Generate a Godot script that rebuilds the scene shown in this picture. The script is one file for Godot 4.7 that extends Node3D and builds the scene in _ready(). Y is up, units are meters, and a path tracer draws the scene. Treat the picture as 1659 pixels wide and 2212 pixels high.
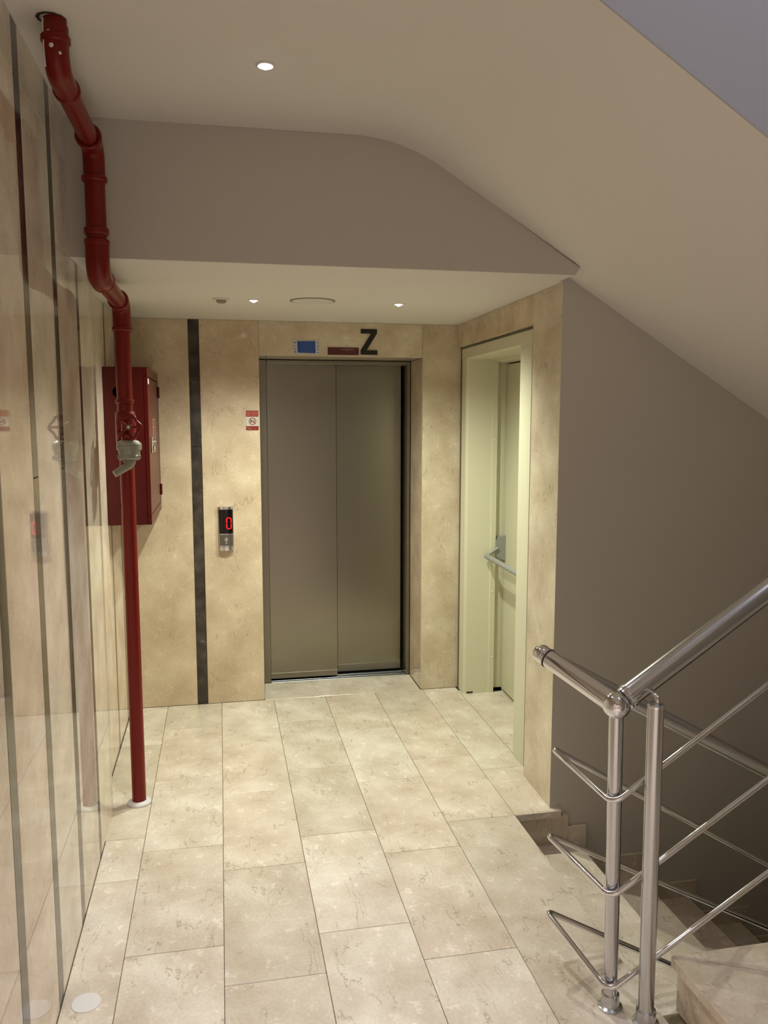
extends Node3D

const XC := [-0.0485, 0.1504, 0.4528, 0.7532, 1.0548, 1.3555, 1.6504]
const SOFFIT := 2.183
const CEIL := 2.63
const SLOPE := 0.605
const KINK := 1.13
const RISE := 0.158
const RUN := 0.27

var M := {}
var used := {}
var rng := RandomNumberGenerator.new()

# ------------------------------------------------------------------ nodes
func numbered(called: String) -> String:
	if not used.has(called):
		used[called] = 0
		return called
	used[called] += 1
	return "%s_%03d" % [called, used[called]]

func tag(o: Node3D, label: String, category: String, group := "", kind := "") -> Node3D:
	o.set_meta("label", label)
	if category: o.set_meta("category", category)
	if group: o.set_meta("group", group)
	if kind: o.set_meta("kind", kind)
	return o

func thing(called: String, label: String, category: String, at := Vector3.ZERO, group := "", kind := "") -> Node3D:
	var o := Node3D.new()
	o.name = numbered(called)
	o.position = at
	add_child(o, true)
	return tag(o, label, category, group, kind)

func put(called: String, mesh: Mesh, mat: Material, parent: Node3D, at := Vector3.ZERO) -> MeshInstance3D:
	var o := MeshInstance3D.new()
	if parent == self:
		o.name = numbered(called)
	else:
		var n := 0
		var nm := called
		while parent.has_node(NodePath(nm)):
			n += 1
			nm = "%s_%03d" % [called, n]
		o.name = nm
	o.mesh = mesh
	o.material_override = mat
	o.position = at
	o.cast_shadow = GeometryInstance3D.SHADOW_CASTING_SETTING_ON
	parent.add_child(o, true)
	return o

# ------------------------------------------------------------------ shapes
func begin() -> SurfaceTool:
	var st := SurfaceTool.new()
	st.begin(Mesh.PRIMITIVE_TRIANGLES)
	return st

func uv_of(p: Vector3, n: Vector3, uo: Vector2, us: float) -> Vector2:
	var a := n.abs()
	var q := Vector2(p.x, p.y)
	if a.y >= a.x and a.y >= a.z: q = Vector2(p.x, p.z)
	elif a.x >= a.z: q = Vector2(p.z, p.y)
	return q * us + uo

func tri(st: SurfaceTool, a: Vector3, b: Vector3, c: Vector3, na: Vector3, nb: Vector3, nc: Vector3, ua := Vector2.ZERO, ub := Vector2.ZERO, uc := Vector2.ZERO) -> void:
	var g := (b - a).cross(c - a)
	var flip := g.dot(na + nb + nc) > 0.0
	st.set_normal(na); st.set_uv(ua); st.add_vertex(a)
	if flip:
		st.set_normal(nc); st.set_uv(uc); st.add_vertex(c)
		st.set_normal(nb); st.set_uv(ub); st.add_vertex(b)
	else:
		st.set_normal(nb); st.set_uv(ub); st.add_vertex(b)
		st.set_normal(nc); st.set_uv(uc); st.add_vertex(c)

func face(st: SurfaceTool, pts: Array, n: Vector3, uo := Vector2.ZERO, us := 1.0) -> void:
	for i in range(1, pts.size() - 1):
		tri(st, pts[0], pts[i], pts[i + 1], n, n, n, uv_of(pts[0], n, uo, us), uv_of(pts[i], n, uo, us), uv_of(pts[i + 1], n, uo, us))

# a box with chamfered edges
func box(st: SurfaceTool, lo: Vector3, hi: Vector3, bev := 0.0, uo := Vector2.ZERO, us := 1.0) -> void:
	var ax := [Vector3.RIGHT, Vector3.UP, Vector3.BACK]
	var c := (lo + hi) * 0.5
	var h := (hi - lo) * 0.5
	bev = minf(bev, minf(h.x, minf(h.y, h.z)) * 0.9)
	for i in 3:
		var j: int = (i + 1) % 3
		var k: int = (i + 2) % 3
		for s in [-1.0, 1.0]:
			var n: Vector3 = ax[i] * s
			var pts := []
			for q in [[-1, -1], [1, -1], [1, 1], [-1, 1]]:
				pts.append(c + n * h[i] + ax[j] * (q[0] * (h[j] - bev)) + ax[k] * (q[1] * (h[k] - bev)))
			face(st, pts, n, uo, us)
	if bev <= 0.0: return
	for i in 3:
		var j: int = (i + 1) % 3
		var k: int = (i + 2) % 3
		for sj in [-1.0, 1.0]:
			for sk in [-1.0, 1.0]:
				var n: Vector3 = (ax[j] * sj + ax[k] * sk).normalized()
				var e: Vector3 = ax[i] * (h[i] - bev)
				var p: Vector3 = c + ax[j] * (sj * h[j]) + ax[k] * (sk * (h[k] - bev))
				var q: Vector3 = c + ax[j] * (sj * (h[j] - bev)) + ax[k] * (sk * h[k])
				face(st, [p - e, p + e, q + e, q - e], n, uo, us)
	for sx in [-1.0, 1.0]:
		for sy in [-1.0, 1.0]:
			for sz in [-1.0, 1.0]:
				var s := Vector3(sx, sy, sz)
				var b := h - Vector3(bev, bev, bev)
				face(st, [c + s * Vector3(h.x, b.y, b.z), c + s * Vector3(b.x, h.y, b.z), c + s * Vector3(b.x, b.y, h.z)], s.normalized(), uo, us)

func box_mesh(lo: Vector3, hi: Vector3, bev := 0.0, uo := Vector2.ZERO, us := 1.0) -> ArrayMesh:
	var st := begin()
	box(st, lo, hi, bev, uo, us)
	return st.commit()

# polygon (in the plane spanned by u, v) pushed along w
func prism(st: SurfaceTool, poly: PackedVector2Array, o: Vector3, u: Vector3, v: Vector3, w: Vector3, us := 1.0) -> void:
	var ids := Geometry2D.triangulate_polygon(poly)
	var wn := w.normalized()
	for i in range(0, ids.size(), 3):
		var p := []
		for k in 3: p.append(o + u * poly[ids[i + k]].x + v * poly[ids[i + k]].y)
		face(st, p, -wn, Vector2.ZERO, us)
		face(st, [p[0] + w, p[1] + w, p[2] + w], wn, Vector2.ZERO, us)
	var turn := -1.0 if Geometry2D.is_polygon_clockwise(poly) else 1.0
	for i in poly.size():
		var a := poly[i]
		var b := poly[(i + 1) % poly.size()]
		var d := (b - a).normalized()
		var n := (u * d.y - v * d.x) * turn
		var pa := o + u * a.x + v * a.y
		var pb := o + u * b.x + v * b.y
		face(st, [pa, pb, pb + w, pa + w], n.normalized(), Vector2.ZERO, us)

func prism_mesh(poly: Array, o: Vector3, u: Vector3, v: Vector3, w: Vector3, us := 1.0) -> ArrayMesh:
	var st := begin()
	prism(st, PackedVector2Array(poly), o, u, v, w, us)
	return st.commit()

# rounds the inner corners of a polyline
func fillet(pts: Array, r: float, n := 8) -> Array:
	var out := [pts[0]]
	for i in range(1, pts.size() - 1):
		var p: Vector3 = pts[i]
		var a: Vector3 = (pts[i - 1] - p).normalized()
		var b: Vector3 = (pts[i + 1] - p).normalized()
		var half := a.angle_to(b) * 0.5
		var t := minf(r / tan(half), minf((pts[i - 1] - p).length(), (pts[i + 1] - p).length()) * 0.48)
		var rr := t * tan(half)
		var c := p + (a + b).normalized() * (rr / sin(half))
		var va := p + a * t - c
		var vb := p + b * t - c
		for k in n + 1:
			out.append(c + va.slerp(vb, float(k) / n))
	out.append(pts[-1])
	return out

func tube(st: SurfaceTool, pts: Array, r: float, sides := 20, caps := true, r2 := -1.0) -> void:
	if r2 < 0.0: r2 = r
	var t0: Vector3 = (pts[1] - pts[0]).normalized()
	var u := t0.cross(Vector3.UP if absf(t0.y) < 0.9 else Vector3.RIGHT).normalized()
	var rings := []
	var length := 0.0
	var prev := t0
	for i in pts.size():
		var t: Vector3
		if i == 0: t = t0
		elif i == pts.size() - 1: t = (pts[i] - pts[i - 1]).normalized()
		else: t = ((pts[i] - pts[i - 1]).normalized() + (pts[i + 1] - pts[i]).normalized()).normalized()
		if prev.cross(t).length() > 1e-6: u = u.rotated(prev.cross(t).normalized(), prev.angle_to(t))
		u = (u - t * u.dot(t)).normalized()
		prev = t
		if i: length += (pts[i] - pts[i - 1]).length()
		var v := t.cross(u)
		var rr := lerpf(r, r2, float(i) / (pts.size() - 1))
		var ring := []
		for k in sides + 1:
			var a := TAU * k / sides
			var n := u * cos(a) + v * sin(a)
			ring.append([pts[i] + n * rr, n, Vector2(float(k) / sides, length)])
		rings.append(ring)
	for i in pts.size() - 1:
		for k in sides:
			var a = rings[i][k]; var b = rings[i][k + 1]; var c = rings[i + 1][k + 1]; var d = rings[i + 1][k]
			tri(st, a[0], b[0], c[0], a[1], b[1], c[1], a[2], b[2], c[2])
			tri(st, a[0], c[0], d[0], a[1], c[1], d[1], a[2], c[2], d[2])
	if caps:
		for e in [0, pts.size() - 1]:
			var n := (-t0 if e == 0 else prev)
			for k in sides:
				tri(st, pts[e], rings[e][k][0], rings[e][k + 1][0], n, n, n)

func tube_mesh(pts: Array, r: float, sides := 20, r2 := -1.0) -> ArrayMesh:
	var st := begin()
	tube(st, pts, r, sides, true, r2)
	return st.commit()

# profile of (radius, height) turned about an axis
func lathe(st: SurfaceTool, prof: Array, at: Vector3, axis := Vector3.UP, sides := 32, smooth := false) -> void:
	var y := axis.normalized()
	var x := y.cross(Vector3.RIGHT if absf(y.x) < 0.9 else Vector3.BACK).normalized()
	var z := x.cross(y)
	var ns := []
	for i in prof.size() - 1:
		var d: Vector2 = (prof[i + 1] - prof[i]).normalized()
		ns.append(Vector2(d.y, -d.x))
	for i in prof.size() - 1:
		var n0: Vector2 = ns[i]
		var n1: Vector2 = ns[i]
		if smooth:
			if i > 0: n0 = (ns[i] + ns[i - 1]).normalized()
			if i < ns.size() - 1: n1 = (ns[i] + ns[i + 1]).normalized()
		for k in sides:
			var a := TAU * k / sides
			var b := TAU * (k + 1) / sides
			var da := x * cos(a) + z * sin(a)
			var db := x * cos(b) + z * sin(b)
			var p := [at + da * prof[i].x + y * prof[i].y, at + db * prof[i].x + y * prof[i].y, at + db * prof[i + 1].x + y * prof[i + 1].y, at + da * prof[i + 1].x + y * prof[i + 1].y]
			var n := [(da * n0.x + y * n0.y), (db * n0.x + y * n0.y), (db * n1.x + y * n1.y), (da * n1.x + y * n1.y)]
			if prof[i].x > 1e-6: tri(st, p[0], p[1], p[2], n[0], n[1], n[2])
			if prof[i + 1].x > 1e-6: tri(st, p[0], p[2], p[3], n[0], n[2], n[3])

func lathe_mesh(prof: Array, at := Vector3.ZERO, axis := Vector3.UP, sides := 32, smooth := false) -> ArrayMesh:
	var st := begin()
	lathe(st, prof, at, axis, sides, smooth)
	return st.commit()

func ball_profile(r: float, from := -90.0, to := 90.0, n := 16) -> Array:
	var out := []
	for i in n + 1:
		var a := deg_to_rad(lerpf(from, to, float(i) / n))
		out.append(Vector2(maxf(0.0, r * cos(a)), r * sin(a)))
	return out

# ------------------------------------------------------------------ materials
func mat(color: Color, rough := 0.6, metal := 0.0) -> StandardMaterial3D:
	var m := StandardMaterial3D.new()
	m.albedo_color = color
	m.roughness = rough
	m.metallic = metal
	return m

func layer(kind: int, freq: float, seed_: int, size: int, octaves := 4, ridged := false, warp := 0.0, stretch := 1) -> PackedByteArray:
	var n := FastNoiseLite.new()
	n.noise_type = kind
	n.seed = seed_
	n.frequency = freq
	n.fractal_type = FastNoiseLite.FRACTAL_RIDGED if ridged else FastNoiseLite.FRACTAL_FBM
	n.fractal_octaves = octaves
	if warp > 0.0:
		n.domain_warp_enabled = true
		n.domain_warp_amplitude = warp
		n.domain_warp_frequency = freq * 1.6
		n.domain_warp_fractal_octaves = 3
	if kind == FastNoiseLite.TYPE_CELLULAR:
		n.cellular_return_type = FastNoiseLite.RETURN_DISTANCE
		n.fractal_type = FastNoiseLite.FRACTAL_NONE
	var im := n.get_image(size, size / stretch, false, false, true)
	if stretch > 1: im.resize(size, size, Image.INTERPOLATE_CUBIC)
	im.convert(Image.FORMAT_L8)
	return im.get_data()

# cream limestone marble: cloudy ground, pale fossils, thin brown veins that run lengthwise
func marble_texture(seed_: int, size: int, metres: float, ground: Color, vein_amount: float, fossil_amount: float) -> ImageTexture:
	var s := metres / size
	var cloud := layer(FastNoiseLite.TYPE_SIMPLEX_SMOOTH, 3.5 * s, seed_, size, 4)
	var blotch := layer(FastNoiseLite.TYPE_SIMPLEX_SMOOTH, 15.0 * s, seed_ + 5, size, 3, false, 0.05 / s)
	var fine := layer(FastNoiseLite.TYPE_SIMPLEX_SMOOTH, 60.0 * s, seed_ + 1, size, 3)
	var vein := layer(FastNoiseLite.TYPE_SIMPLEX_SMOOTH, 3.6 * s, seed_ + 2, size, 4, false, 0.03 / s, 3)
	var gate := layer(FastNoiseLite.TYPE_SIMPLEX_SMOOTH, 6.5 * s, seed_ + 3, size, 3)
	var data := PackedByteArray()
	data.resize(size * size * 3)
	for i in size * size:
		var c := cloud[i] - 128
		var k := 0.945 + 0.0007 * c + 0.00025 * (fine[i] - 128) + 0.00010 * (blotch[i] - 128)
		var warm := 0.00014 * c
		var g := clampf((gate[i] - 128) / 50.0, 0.0, 1.0)
		var e := vein[i] + 0.06 * (fine[i] - 128)
		var d := minf(absf(e - 128.0), minf(absf(e - 96.0), absf(e - 158.0)))
		var v := clampf(1.3 - d / 2.2, 0.0, 1.0) * g * vein_amount
		var f := clampf((blotch[i] - 186 + 0.3 * (fine[i] - 128)) / 10.0, 0.0, 1.0) * clampf((132 - gate[i]) / 30.0, 0.0, 1.0) * fossil_amount
		k = k * (1.0 - 0.18 * v) + 0.06 * f
		data[i * 3] = clampi(int(255.0 * ground.r * (k - warm)), 0, 255)
		data[i * 3 + 1] = clampi(int(255.0 * ground.g * (k - 0.012 * v)), 0, 255)
		data[i * 3 + 2] = clampi(int(255.0 * ground.b * (k + warm - 0.035 * v + 0.02 * f)), 0, 255)
	var im := Image.create_from_data(size, size, false, Image.FORMAT_RGB8, data)
	im.generate_mipmaps()
	return ImageTexture.create_from_image(im)

func dark_marble_texture() -> ImageTexture:
	var size := 512
	var cloud := layer(FastNoiseLite.TYPE_SIMPLEX_SMOOTH, 0.02, 61, size, 5)
	var vein := layer(FastNoiseLite.TYPE_SIMPLEX_SMOOTH, 0.006, 62, size, 2, true, 40.0)
	var im := Image.create_empty(size, size, false, Image.FORMAT_RGB8)
	for y in size:
		for x in size:
			var i := y * size + x
			var k := 0.8 + 0.0028 * (cloud[i] - 128)
			var v := pow(clampf((vein[i] - 226) / 26.0, 0.0, 1.0), 2.0) * 0.5
			im.set_pixel(x, y, Color(0.285, 0.255, 0.215) * k + Color(0.42, 0.40, 0.36) * v)
	im.generate_mipmaps()
	return ImageTexture.create_from_image(im)

func paint(color: Color, rough := 0.75) -> StandardMaterial3D:
	var m := mat(color, rough)
	m.metallic_specular = 0.3
	return m

func textured(t: Texture2D, tint: Color, rough: float) -> StandardMaterial3D:
	var m := mat(tint, rough)
	m.albedo_texture = t
	return m

func glow(color: Color, energy: float) -> StandardMaterial3D:
	var m := mat(Color(0.9, 0.9, 0.9), 0.3)
	m.emission_enabled = true
	m.emission = color
	m.emission_energy_multiplier = energy
	return m

func make_materials() -> void:
	var floor_tex := marble_texture(11, 1024, 1.2, Color(0.905, 0.86, 0.795), 1.0, 1.0)
	var wall_tex := marble_texture(37, 1024, 2.4, Color(0.875, 0.82, 0.72), 0.7, 0.6)
	var polish_tex := marble_texture(53, 1024, 2.6, Color(0.96, 0.915, 0.84), 0.6, 0.3)
	M.tile = [textured(floor_tex, Color(1, 1, 1), 0.22), textured(floor_tex, Color(0.975, 0.972, 0.965), 0.22), textured(floor_tex, Color(0.985, 0.972, 0.96), 0.22), textured(floor_tex, Color(0.94, 0.935, 0.92), 0.22)]
	M.slab = [textured(wall_tex, Color(1, 1, 1), 0.10), textured(wall_tex, Color(0.97, 0.962, 0.95), 0.10), textured(wall_tex, Color(0.985, 0.955, 0.93), 0.10)]
	M.polish = []
	for c in [Color(1.0, 1.0, 1.0), Color(0.98, 0.98, 0.985), Color(1.0, 0.975, 0.97)]:
		M.polish.append(textured(polish_tex, c, 0.02))
	var dark_tex := dark_marble_texture()
	M.dark = textured(dark_tex, Color(1, 1, 1), 0.10)
	M.stair_marble = textured(floor_tex, Color(0.97, 0.96, 0.94), 0.2)
	M.grout = mat(Color(0.50, 0.45, 0.37), 0.9)
	M.joint = mat(Color(0.42, 0.38, 0.32), 0.9)
	M.ceiling = paint(Color(0.885, 0.87, 0.845), 0.8)
	M.wall_paint = paint(Color(0.80, 0.78, 0.745), 0.6)
	M.lavender = paint(Color(0.705, 0.71, 0.74), 0.7)
	M.plaster = paint(Color(0.7, 0.68, 0.64), 0.9)
	M.door_steel = mat(Color(0.575, 0.56, 0.51), 0.25, 1.0)
	M.frame_steel = mat(Color(0.55, 0.53, 0.48), 0.33, 1.0)
	M.sill = mat(Color(0.78, 0.80, 0.83), 0.3, 1.0)
	M.black = mat(Color(0.012, 0.012, 0.012), 1.0)
	M.black.metallic_specular = 0.05
	M.gap = mat(Color(0.24, 0.215, 0.18), 0.9)  # dark tone for shade in gaps; also a seam, a hole and a scuff
	M.chrome = mat(Color(0.87, 0.875, 0.89), 0.09, 1.0)
	M.chrome_dull = mat(Color(0.78, 0.785, 0.80), 0.2, 1.0)
	M.pipe = mat(Color(0.46, 0.07, 0.035), 0.34)
	M.pipe.metallic_specular = 0.4
	M.cabinet = mat(Color(0.30, 0.008, 0.005), 0.3)
	M.cabinet.metallic_specular = 0.42
	M.cast = mat(Color(0.60, 0.59, 0.55), 0.42, 0.35)
	M.brass = mat(Color(0.50, 0.43, 0.30), 0.5, 0.6)
	M.door_paint = paint(Color(0.80, 0.79, 0.68), 0.4)
	M.frame_paint = paint(Color(0.83, 0.82, 0.72), 0.4)
	M.bar_grey = mat(Color(0.58, 0.585, 0.57), 0.45, 0.1)
	M.white = mat(Color(0.88, 0.87, 0.86), 0.5)
	M.plastic = mat(Color(0.85, 0.83, 0.78), 0.45)
	M.digit = glow(Color(1.0, 0.06, 0.075), 1.3)
	M.digit.albedo_color = Color(0.1, 0.02, 0.02)
	M.letter = mat(Color(0.055, 0.055, 0.04), 0.5)

# ------------------------------------------------------------------ build
func _ready() -> void:
	rng.seed = 5
	var cam := Camera3D.new()
	cam.name = "camera"
	cam.position = Vector3(0.4764, 1.66, 4.6684)
	cam.rotation = Vector3(-0.1181, -0.1979, 0.0005)
	cam.fov = 64.286
	cam.near = 0.05
	cam.far = 40.0
	add_child(cam)
	var env := Environment.new()
	env.background_mode = Environment.BG_COLOR
	env.background_color = Color(0.02, 0.02, 0.025)
	env.ambient_light_source = Environment.AMBIENT_SOURCE_BG
	env.tonemap_mode = Environment.TONE_MAPPER_LINEAR
	env.tonemap_exposure = 1.08
	env.sdfgi_enabled = true
	env.ssao_enabled = true
	env.ssil_enabled = true
	var we := WorldEnvironment.new()
	we.name = "environment"
	we.environment = env
	add_child(we)
	make_materials()
	var warm := Color(0.985, 1.0, 0.925)
	var cool := Color(1.0, 0.965, 0.985)
	# downlights: two over the lift lobby, one over the landing, then unseen ones behind the camera and up the stairwell, placed to light landing and upper flight
	downlight(Vector3(0.641, SOFFIT, 0.82), warm, 1.95, 73.0, "warm recessed downlight in the lobby ceiling left of the round hatch")
	downlight(Vector3(1.317, SOFFIT, 0.825), warm, 1.95, 73.0, "warm recessed downlight in the lobby ceiling right of the round hatch")
	downlight(Vector3(0.624, CEIL, 2.248), Color(0.985, 0.955, 0.995), 1.95, 37.0, "cool white downlight alone in the upper ceiling near the red pipe")
	downlight(Vector3(0.60, CEIL, 4.6), cool, 4.5, 46.0, "unseen cool white downlight in the corridor ceiling, placed to light the landing and left wall")
	downlight(Vector3(0.60, CEIL, 5.7), cool, 4.5, 46.0, "unseen cool white downlight at the corridor rear, placed to light the landing")
	downlight(Vector3(1.95, 4.2, 3.7), Color(0.95, 0.95, 1.0), 2.0, 80.0, "unseen cool downlight up the stairwell, placed to light the side face of the upper flight")
	build_floor()
	build_left_wall()
	build_back_wall()
	build_right_wall()
	build_ceilings()
	build_stairs()
	build_lift()
	build_fire_door()
	build_pipe()
	build_cabinet()
	build_railing()
	build_signs()
	build_small()

func downlight(at: Vector3, color: Color, energy: float, angle: float, label: String) -> void:
	var t := thing("ceiling_downlight", label, "lamp", at, "recessed ceiling downlights")
	put("trim_ring", lathe_mesh([Vector2(0.017, 0.001), Vector2(0.017, -0.002), Vector2(0.022, -0.005), Vector2(0.027, -0.003), Vector2(0.028, 0.001)], Vector3.ZERO, Vector3.UP, 32), M.white, t)
	put("lamp_lens", lathe_mesh(ball_profile(0.0165, -90.0, 0.0, 8), Vector3(0, 0.004, 0), Vector3.UP, 24, true), glow(color.lerp(Color.WHITE, 0.5), 9.0), t)
	var l := SpotLight3D.new()
	l.name = "lamp_light"
	l.light_color = color
	l.light_energy = energy
	l.spot_angle = angle
	l.spot_angle_attenuation = 1.0
	l.spot_range = 12.0
	l.spot_attenuation = 2.0
	l.light_size = 0.12 if at.y > 3.0 else 0.018
	l.shadow_enabled = true
	l.position = Vector3(0, -0.022, 0)
	l.rotation.x = -PI / 2
	t.add_child(l)

func uo() -> Vector2:
	return Vector2(rng.randf(), rng.randf())

# offset that keeps a piece inside one period of its texture
func uo_for(lo: Vector2, hi: Vector2, us: float) -> Vector2:
	var room := Vector2(maxf(0.0, 1.0 - (hi.x - lo.x) * us), maxf(0.0, 1.0 - (hi.y - lo.y) * us))
	return Vector2(rng.randf() * room.x, rng.randf() * room.y) - lo * us

func build_floor() -> void:
	var f := thing("floor", "polished cream marble tile floor of landing and lift lobby", "floor", Vector3.ZERO, "", "structure")
	var st := begin()
	box(st, Vector3(-0.3, -0.2, -0.5), Vector3(1.63, -0.012, 6.4))
	box(st, Vector3(1.63, -0.2, -0.5), Vector3(2.4, -0.012, 1.47))
	box(st, Vector3(1.60, -0.2, 1.46), Vector3(1.82, -0.012, 1.574))
	box(st, Vector3(1.60, -0.2, 2.76), Vector3(1.72, -0.012, 6.4))
	put("screed", st.commit(), M.grout, f)
	var us := 1.0 / 1.2
	for c in 7:
		var x0: float = XC[c]
		var x1: float = XC[c + 1] if c < 6 else 1.862
		var off := 0.365 if c % 2 == 1 else 0.555
		var zs := [0.0]
		var k := 0
		while off + 0.62 * k < 6.2:
			zs.append(off + 0.62 * k)
			k += 1
		zs.append(6.2)
		if c == 5: zs.remove_at(4)
		if c == 6: zs = [0.0, 0.54, 1.155, 1.60]
		if c == 0: zs = [0.0, 0.55, 1.17, 1.49, 1.79, 2.56, 3.04, 3.66, 4.28, 4.9, 5.52, 6.2]
		for i in zs.size() - 1:
			var a := Vector3(x0 + 0.0009, -0.012, zs[i] + 0.0009)
			var b := Vector3(x1 - 0.0009, 0.0, zs[i + 1] - 0.0009)
			if c == 0 and a.z > 1.25: a.x = 0.001
			if b.z < a.z + 0.01: continue
			put("floor_tile", box_mesh(a, b, 0.0012, uo_for(Vector2(a.x, a.z), Vector2(b.x, b.z), us), us), M.tile[rng.randi() % 4], f)
	put("threshold_slab", box_mesh(Vector3(0.702, -0.012, -0.298), Vector3(1.638, 0.0, -0.001), 0.001, uo(), us), M.tile[1], f)
	put("doorway_slab", box_mesh(Vector3(1.864, -0.012, 0.06), Vector3(2.30, 0.0, 1.24), 0.001, uo(), us), M.tile[1], f)
	# edge of the landing above the descending stair
	put("edge_slab", box_mesh(Vector3(1.652, -0.03, 1.60), Vector3(1.856, -0.0005, 1.606), 0.001, uo(), us), M.tile[0], f)
	put("edge_riser", box_mesh(Vector3(1.60, -0.158, 1.575), Vector3(1.895, -0.03, 1.592), 0.001, uo(), us), M.stair_marble, f)
	put("edge_riser", box_mesh(Vector3(1.60, -0.158, 1.60), Vector3(1.64, -0.013, 2.757), 0.001, uo(), us), M.stair_marble, f)

func slab(parent: Node3D, called: String, lo: Vector3, hi: Vector3, mats: Array, us := 1.0 / 2.4) -> void:
	var d := hi - lo
	var o: Vector2
	if d.x <= d.y and d.x <= d.z: o = uo_for(Vector2(lo.z, lo.y), Vector2(hi.z, hi.y), us)
	elif d.z <= d.y: o = uo_for(Vector2(lo.x, lo.y), Vector2(hi.x, hi.y), us)
	else: o = uo_for(Vector2(lo.x, lo.z), Vector2(hi.x, hi.z), us)
	put(called, box_mesh(lo + Vector3.ONE * 0.0006, hi - Vector3.ONE * 0.0006, 0.0012, o, us), mats[rng.randi() % mats.size()], parent)

func build_left_wall() -> void:
	var w := thing("wall_left", "left wall of polished cream marble slabs with narrow dark stone strips", "wall", Vector3.ZERO, "", "structure")
	var st := begin()
	box(st, Vector3(-0.35, -0.1, 1.24), Vector3(-0.018, CEIL + 0.02, 6.4))
	box(st, Vector3(-0.35, -0.1, -0.5), Vector3(-0.068, CEIL + 0.02, 1.24))
	put("backing", st.commit(), M.joint, w)
	# dark strips on the near face
	var strips := [[1.580, 1.628], [1.972, 2.036], [2.360, 2.424], [2.742, 2.806], [3.125, 3.187], [3.51, 3.572], [3.895, 3.957], [4.28, 4.342], [4.665, 4.727], [5.05, 5.112]]
	var z := 1.24
	for i in strips.size() + 1:
		var z1: float = strips[i][0] if i < strips.size() else 6.2
		var ys := [0.0, 2.49, CEIL]
		if i == 0: ys = [0.0, SOFFIT, CEIL]
		if i == 1: ys = [0.0, 2.18, 2.476, CEIL]
		for k in ys.size() - 1:
			slab(w, "marble_panel", Vector3(-0.018, ys[k], z), Vector3(0.0, ys[k + 1], z1), M.polish)
		if i < strips.size():
			z = strips[i][1]
			var top := SOFFIT if i == 0 else CEIL
			slab(w, "dark_strip", Vector3(-0.018, 0, z1), Vector3(0.0, 1.497, z), [M.dark], 0.8)
			slab(w, "dark_strip", Vector3(-0.018, 1.497, z1), Vector3(0.0, top, z), [M.dark], 0.8)
			if i == 0: slab(w, "marble_panel", Vector3(-0.018, SOFFIT, z1), Vector3(0.0, CEIL, z), M.polish)
	# return of the near face and the set-back part beside the lift
	slab(w, "marble_panel", Vector3(-0.068, 0, 1.222), Vector3(-0.018, SOFFIT, 1.24), M.polish)
	z = 0.0
	for s in [[0.15, 0.198], [0.53, 0.578], [0.91, 0.958], [1.222, 1.222]]:
		slab(w, "marble_panel", Vector3(-0.068, 0, z), Vector3(-0.05, SOFFIT, s[0]), M.polish)
		z = s[1]
		if s[1] > s[0]:
			slab(w, "dark_strip", Vector3(-0.068, 0, s[0]), Vector3(-0.05, 1.497, z), [M.dark], 0.8)
			slab(w, "dark_strip", Vector3(-0.068, 1.497, s[0]), Vector3(-0.05, SOFFIT, z), [M.dark], 0.8)

func build_back_wall() -> void:
	var w := thing("wall_back", "cream marble wall around the lift entrance with one dark vertical strip", "wall", Vector3.ZERO, "", "structure")
	var st := begin()
	box(st, Vector3(-0.3, -0.1, -0.55), Vector3(0.700, 2.4, -0.018))
	box(st, Vector3(1.66, -0.1, -0.55), Vector3(2.4, 2.4, -0.018))
	box(st, Vector3(0.700, 2.012, -0.55), Vector3(1.66, 2.4, -0.018))
	box(st, Vector3(0.6, -0.1, -0.75), Vector3(1.8, 2.4, -0.55))
	put("backing", st.commit(), M.joint, w)
	slab(w, "marble_panel", Vector3(-0.05, 0, -0.018), Vector3(0.3165, SOFFIT, 0), M.slab)
	slab(w, "dark_strip", Vector3(0.3165, 0, -0.018), Vector3(0.3735, 1.4858, 0.0), [M.dark], 0.8)
	slab(w, "dark_strip", Vector3(0.3165, 1.4858, -0.018), Vector3(0.3765, SOFFIT, 0.0), [M.dark], 0.8)
	slab(w, "marble_panel", Vector3(0.3745, 0, -0.018), Vector3(0.6995, SOFFIT, 0), M.slab)
	slab(w, "marble_panel", Vector3(0.6995, 1.991, -0.018), Vector3(1.641, SOFFIT, 0), M.slab)
	slab(w, "marble_panel", Vector3(1.641, 0, -0.018), Vector3(1.888, SOFFIT, 0), M.slab)
	# reveals of the lift opening
	slab(w, "marble_reveal", Vector3(0.682, 0, -0.30), Vector3(0.6995, 1.991, -0.018), M.slab)
	slab(w, "marble_reveal", Vector3(1.641, 0, -0.30), Vector3(1.659, 1.991, -0.018), M.slab)
	slab(w, "marble_reveal", Vector3(0.6995, 1.991, -0.30), Vector3(1.641, 2.009, -0.018), M.slab)

func build_right_wall() -> void:
	var w := thing("wall_right", "narrow cream marble wall with the white fire door at right of lobby", "wall", Vector3(1.816, 0, 1.575), "", "structure")
	w.rotation.y = -0.0216
	var st := begin()
	box(st, Vector3(0.022, -0.1, -0.34), Vector3(0.6, 2.4, -0.10))
	box(st, Vector3(0.022, -0.1, -1.75), Vector3(0.6, 2.4, -1.545))
	box(st, Vector3(0.022, 2.04, -1.75), Vector3(0.6, 2.4, -0.10))
	box(st, Vector3(0.35, -0.1, -1.75), Vector3(0.6, 2.4, -0.10))
	put("backing", st.commit(), M.joint, w)
	slab(w, "marble_panel", Vector3(0, 0, -0.325), Vector3(0.02, SOFFIT, 0.0), M.slab)
	slab(w, "marble_panel", Vector3(0, 2.052, -1.575), Vector3(0.02, SOFFIT, -0.325), M.slab)

func slope_y(x: float) -> float:
	return CEIL - SLOPE * (x - KINK)

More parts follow.
